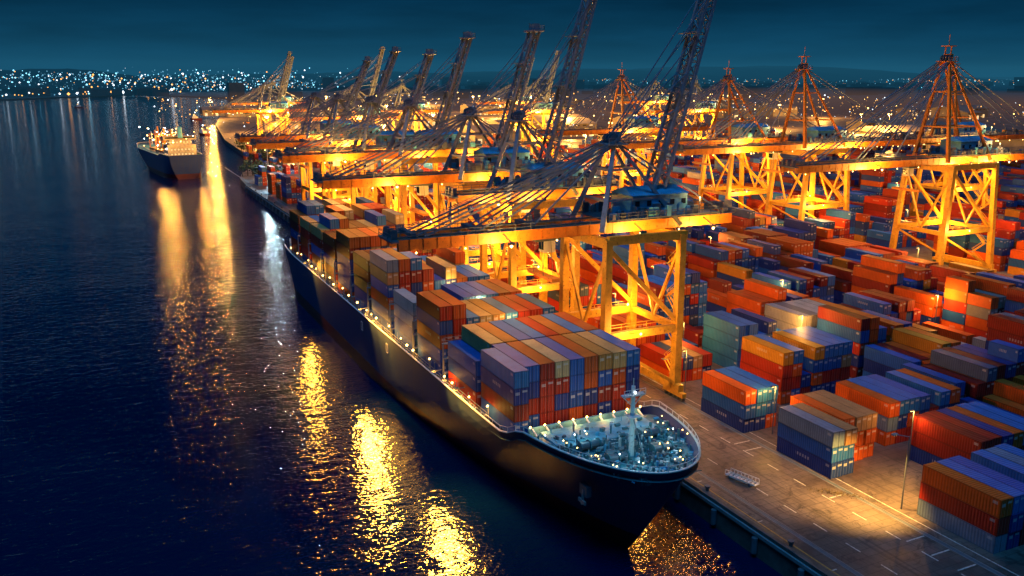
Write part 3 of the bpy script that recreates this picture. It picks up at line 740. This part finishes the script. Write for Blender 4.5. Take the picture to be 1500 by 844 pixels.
def shore_lights():
    t=r3.random(); x=-1800+2100*t; y=2350+(x+1500)*.27 if x<-200 else 2720+(x+200)*1.45
    return (x,y+20,r3.uniform(5,14))
lightfield('shore_lights',130,shore_lights,[M_C1,M_C2,M_C3,M_C3],(.5,1.6))

tb=MB(); M_LEAF=paint('dark_foliage',(.05,.075,.03),.8,var=.6,scale=.8); M_TR=paint('bark',(.06,.045,.03),.9)
for i in range(56):
    x=r3.uniform(96,130); y=r3.uniform(600,900)
    if i<14: x=r3.uniform(84,104); y=r3.uniform(520,600)
    x+=max(0,(y-620)*.12); h_=r3.uniform(6,11)
    tb.cyl((x,y,0),(x,y,h_*.6),.35,M_TR,6,.15)
    for k in range(90):
        t=r3.uniform(0,6.28); ph=r3.uniform(-.6,1.3); R=h_*.38*r3.uniform(.5,1)
        p=Vector((x+R*math.cos(t)*math.cos(ph),y+R*math.sin(t)*math.cos(ph),h_*.62+R*math.sin(ph)))
        a=Vector((r3.uniform(-1,1),r3.uniform(-1,1),r3.uniform(-1,1)))*.9; b2=Vector((r3.uniform(-1,1),r3.uniform(-1,1),r3.uniform(-1,1)))*.9
        tb.add([p,p+a,p+a+b2,p+b2],[(0,1,2,3)],M_LEAF)
tb.make('trees')

# ------------------------------------------------------------------ moored cargo ship (distance)
s2=bpy.data.objects.new('cargo_ship',None); scene.collection.objects.link(s2)
hb2,g2,t2=hull('hull',0,0,120,11.5,lambda y: 12.5 if y<18 else (9.8 if y<95 else 11.5),e_top=24,stem=8,n_st=40,bulw=.9,inv=True)
q=MB(); q.box((0,16,13.5),(18,13,8),M_CREAM); q.box((0,17,19),(14,9,3),M_CREAM); q.box((0,17,21.7),(21,6,2.6),M_CREAM); q.box((0,13.9,21.9),(19,.1,1.1),M_GLASS)
for z in(11.5,14.5,19):
    for k in range(7): q.box((-6.6+k*2.2,9.45 if z<16 else 12.45,z),(.9,.1,.8),M_WIN)
    for k in range(5): q.box((-9.05 if z<16 else -7.05,11+k*2.,z),(.1,.8,.8),M_WIN)
q.cyl((0,12,22),(0,12,29),1.6,M_BLUE,10,1.3); q.cyl((0,19,22),(0,19,33),.3,M_CREAM)
for y in(40,62,84):
    q.box((0,y-9,10.4),(14,14,2.4),M_DECKR); q.cyl((0,y,8),(0,y,26),.9,M_YEL2,8,.6)
    for s_ in(-1,1): q.beam((s_*1,y,16),(s_*5,y-16,24),.5,.5,M_YEL2); q.beam((0,y,26),(s_*5,y-16,24),.15,.15,M_DARK)
    for s_ in(-1,1): q.beam((s_*6,y,8),(s_*6,y,21),.6,.6,M_YEL2)
    q.beam((-6,y,20.5),(6,y,20.5),.6,.6,M_YEL2)
q.rail([(-9.5,2,11.6),(-10.3,30,10.5),(-10.3,100,10.5)],M_WHITE,1.1,4); q.cyl((0,108,10),(0,108,21),.3,M_WHITE)
for i in range(60): q.bulb((r3.uniform(-10,10),r3.uniform(3,108),r3.uniform(12,26)),r3.uniform(.25,.6),r3.choice([M_SOD,M_SOD,M_WHT]))
o1=hb2.make('hull',s2); o2=q.make('superstructure',s2)
for x,y,z,p_ in((-9,3,21,15000),(10,2,19,15000),(-5,52,20,30000),(0,90,20,20000)): light((x,y,z),p_,(1,.43,.06),.8,s2,'deck_lamp')
s2.location=(56,606,0); s2.rotation_euler=(0,0,math.radians(7))
def tug(x,y,rz):
    t=MB(); 
    t.add([(-3,-8,-4.2),(3,-8,-4.2),(3,4,-4.2),(0,9,-4.2),(-3,4,-4.2),(-3.6,-8.4,-1.8),(3.6,-8.4,-1.8),(3.6,4.5,-1.6),(0,11,-1.0),(-3.6,4.5,-1.6)],[(0,1,6,5),(1,2,7,6),(2,3,8,7),(3,4,9,8),(4,0,5,9),(5,6,7,8,9)],M_HULL)
    t.box((0,1,-.4),(4.4,7,2.6),M_WHITE); t.box((0,2,2),(3.2,3.6,2.2),M_WHITE); t.cyl((0,-1.5,1),(0,-1.5,4),.6,M_DARK); t.cyl((0,1,3),(0,1,7),.12,M_WHITE)
    t.bulb((0,1,7),.7,M_WHT); t.bulb((0,3,3.4),.5,M_SOD)
    o=t.make('tugboat'); o.location=(x,y,0); o.rotation_euler=(0,0,rz)
tug(150,1420,.9); tug(-10,2050,1.3); tug(118,1050,.4)

# ------------------------------------------------------------------ haze volumes, scattered lamp glow put in as emission
def haze(name, lo, hi, absd, em):
    b_=MB(); b_.box([(a+b__)/2 for a,b__ in zip(lo,hi)],[b__-a for a,b__ in zip(lo,hi)],None)
    b_.mats=[]; ob=b_.make(name)
    m=bpy.data.materials.new(name); m.use_nodes=True; nt=m.node_tree; nt.nodes.clear()
    o=N(nt,'ShaderNodeOutputMaterial'); a=N(nt,'ShaderNodeVolumeAbsorption'); e=N(nt,'ShaderNodeEmission'); s=N(nt,'ShaderNodeAddShader')
    a.inputs['Density'].default_value=absd; a.inputs['Color'].default_value=(0,0,0,1)
    e.inputs[0].default_value=(*em,1); e.inputs[1].default_value=1e-5
    nt.links.new(a.outputs[0],s.inputs[0]); nt.links.new(e.outputs[0],s.inputs[1]); nt.links.new(s.outputs[0],o.inputs['Volume'])
    ob.data.materials.clear(); ob.data.materials.append(m)
haze('glow_mist',(-9000,1200,-3),(12000,9000,170),1/9000,(.15,1.15,2.0))  # teal emission imitates distant haze
haze('port_glow_mist',(130,520,.5),(1800,1900,30),1/5000,(8,3.2,.7))  # warm emission stands in for light glow over the port
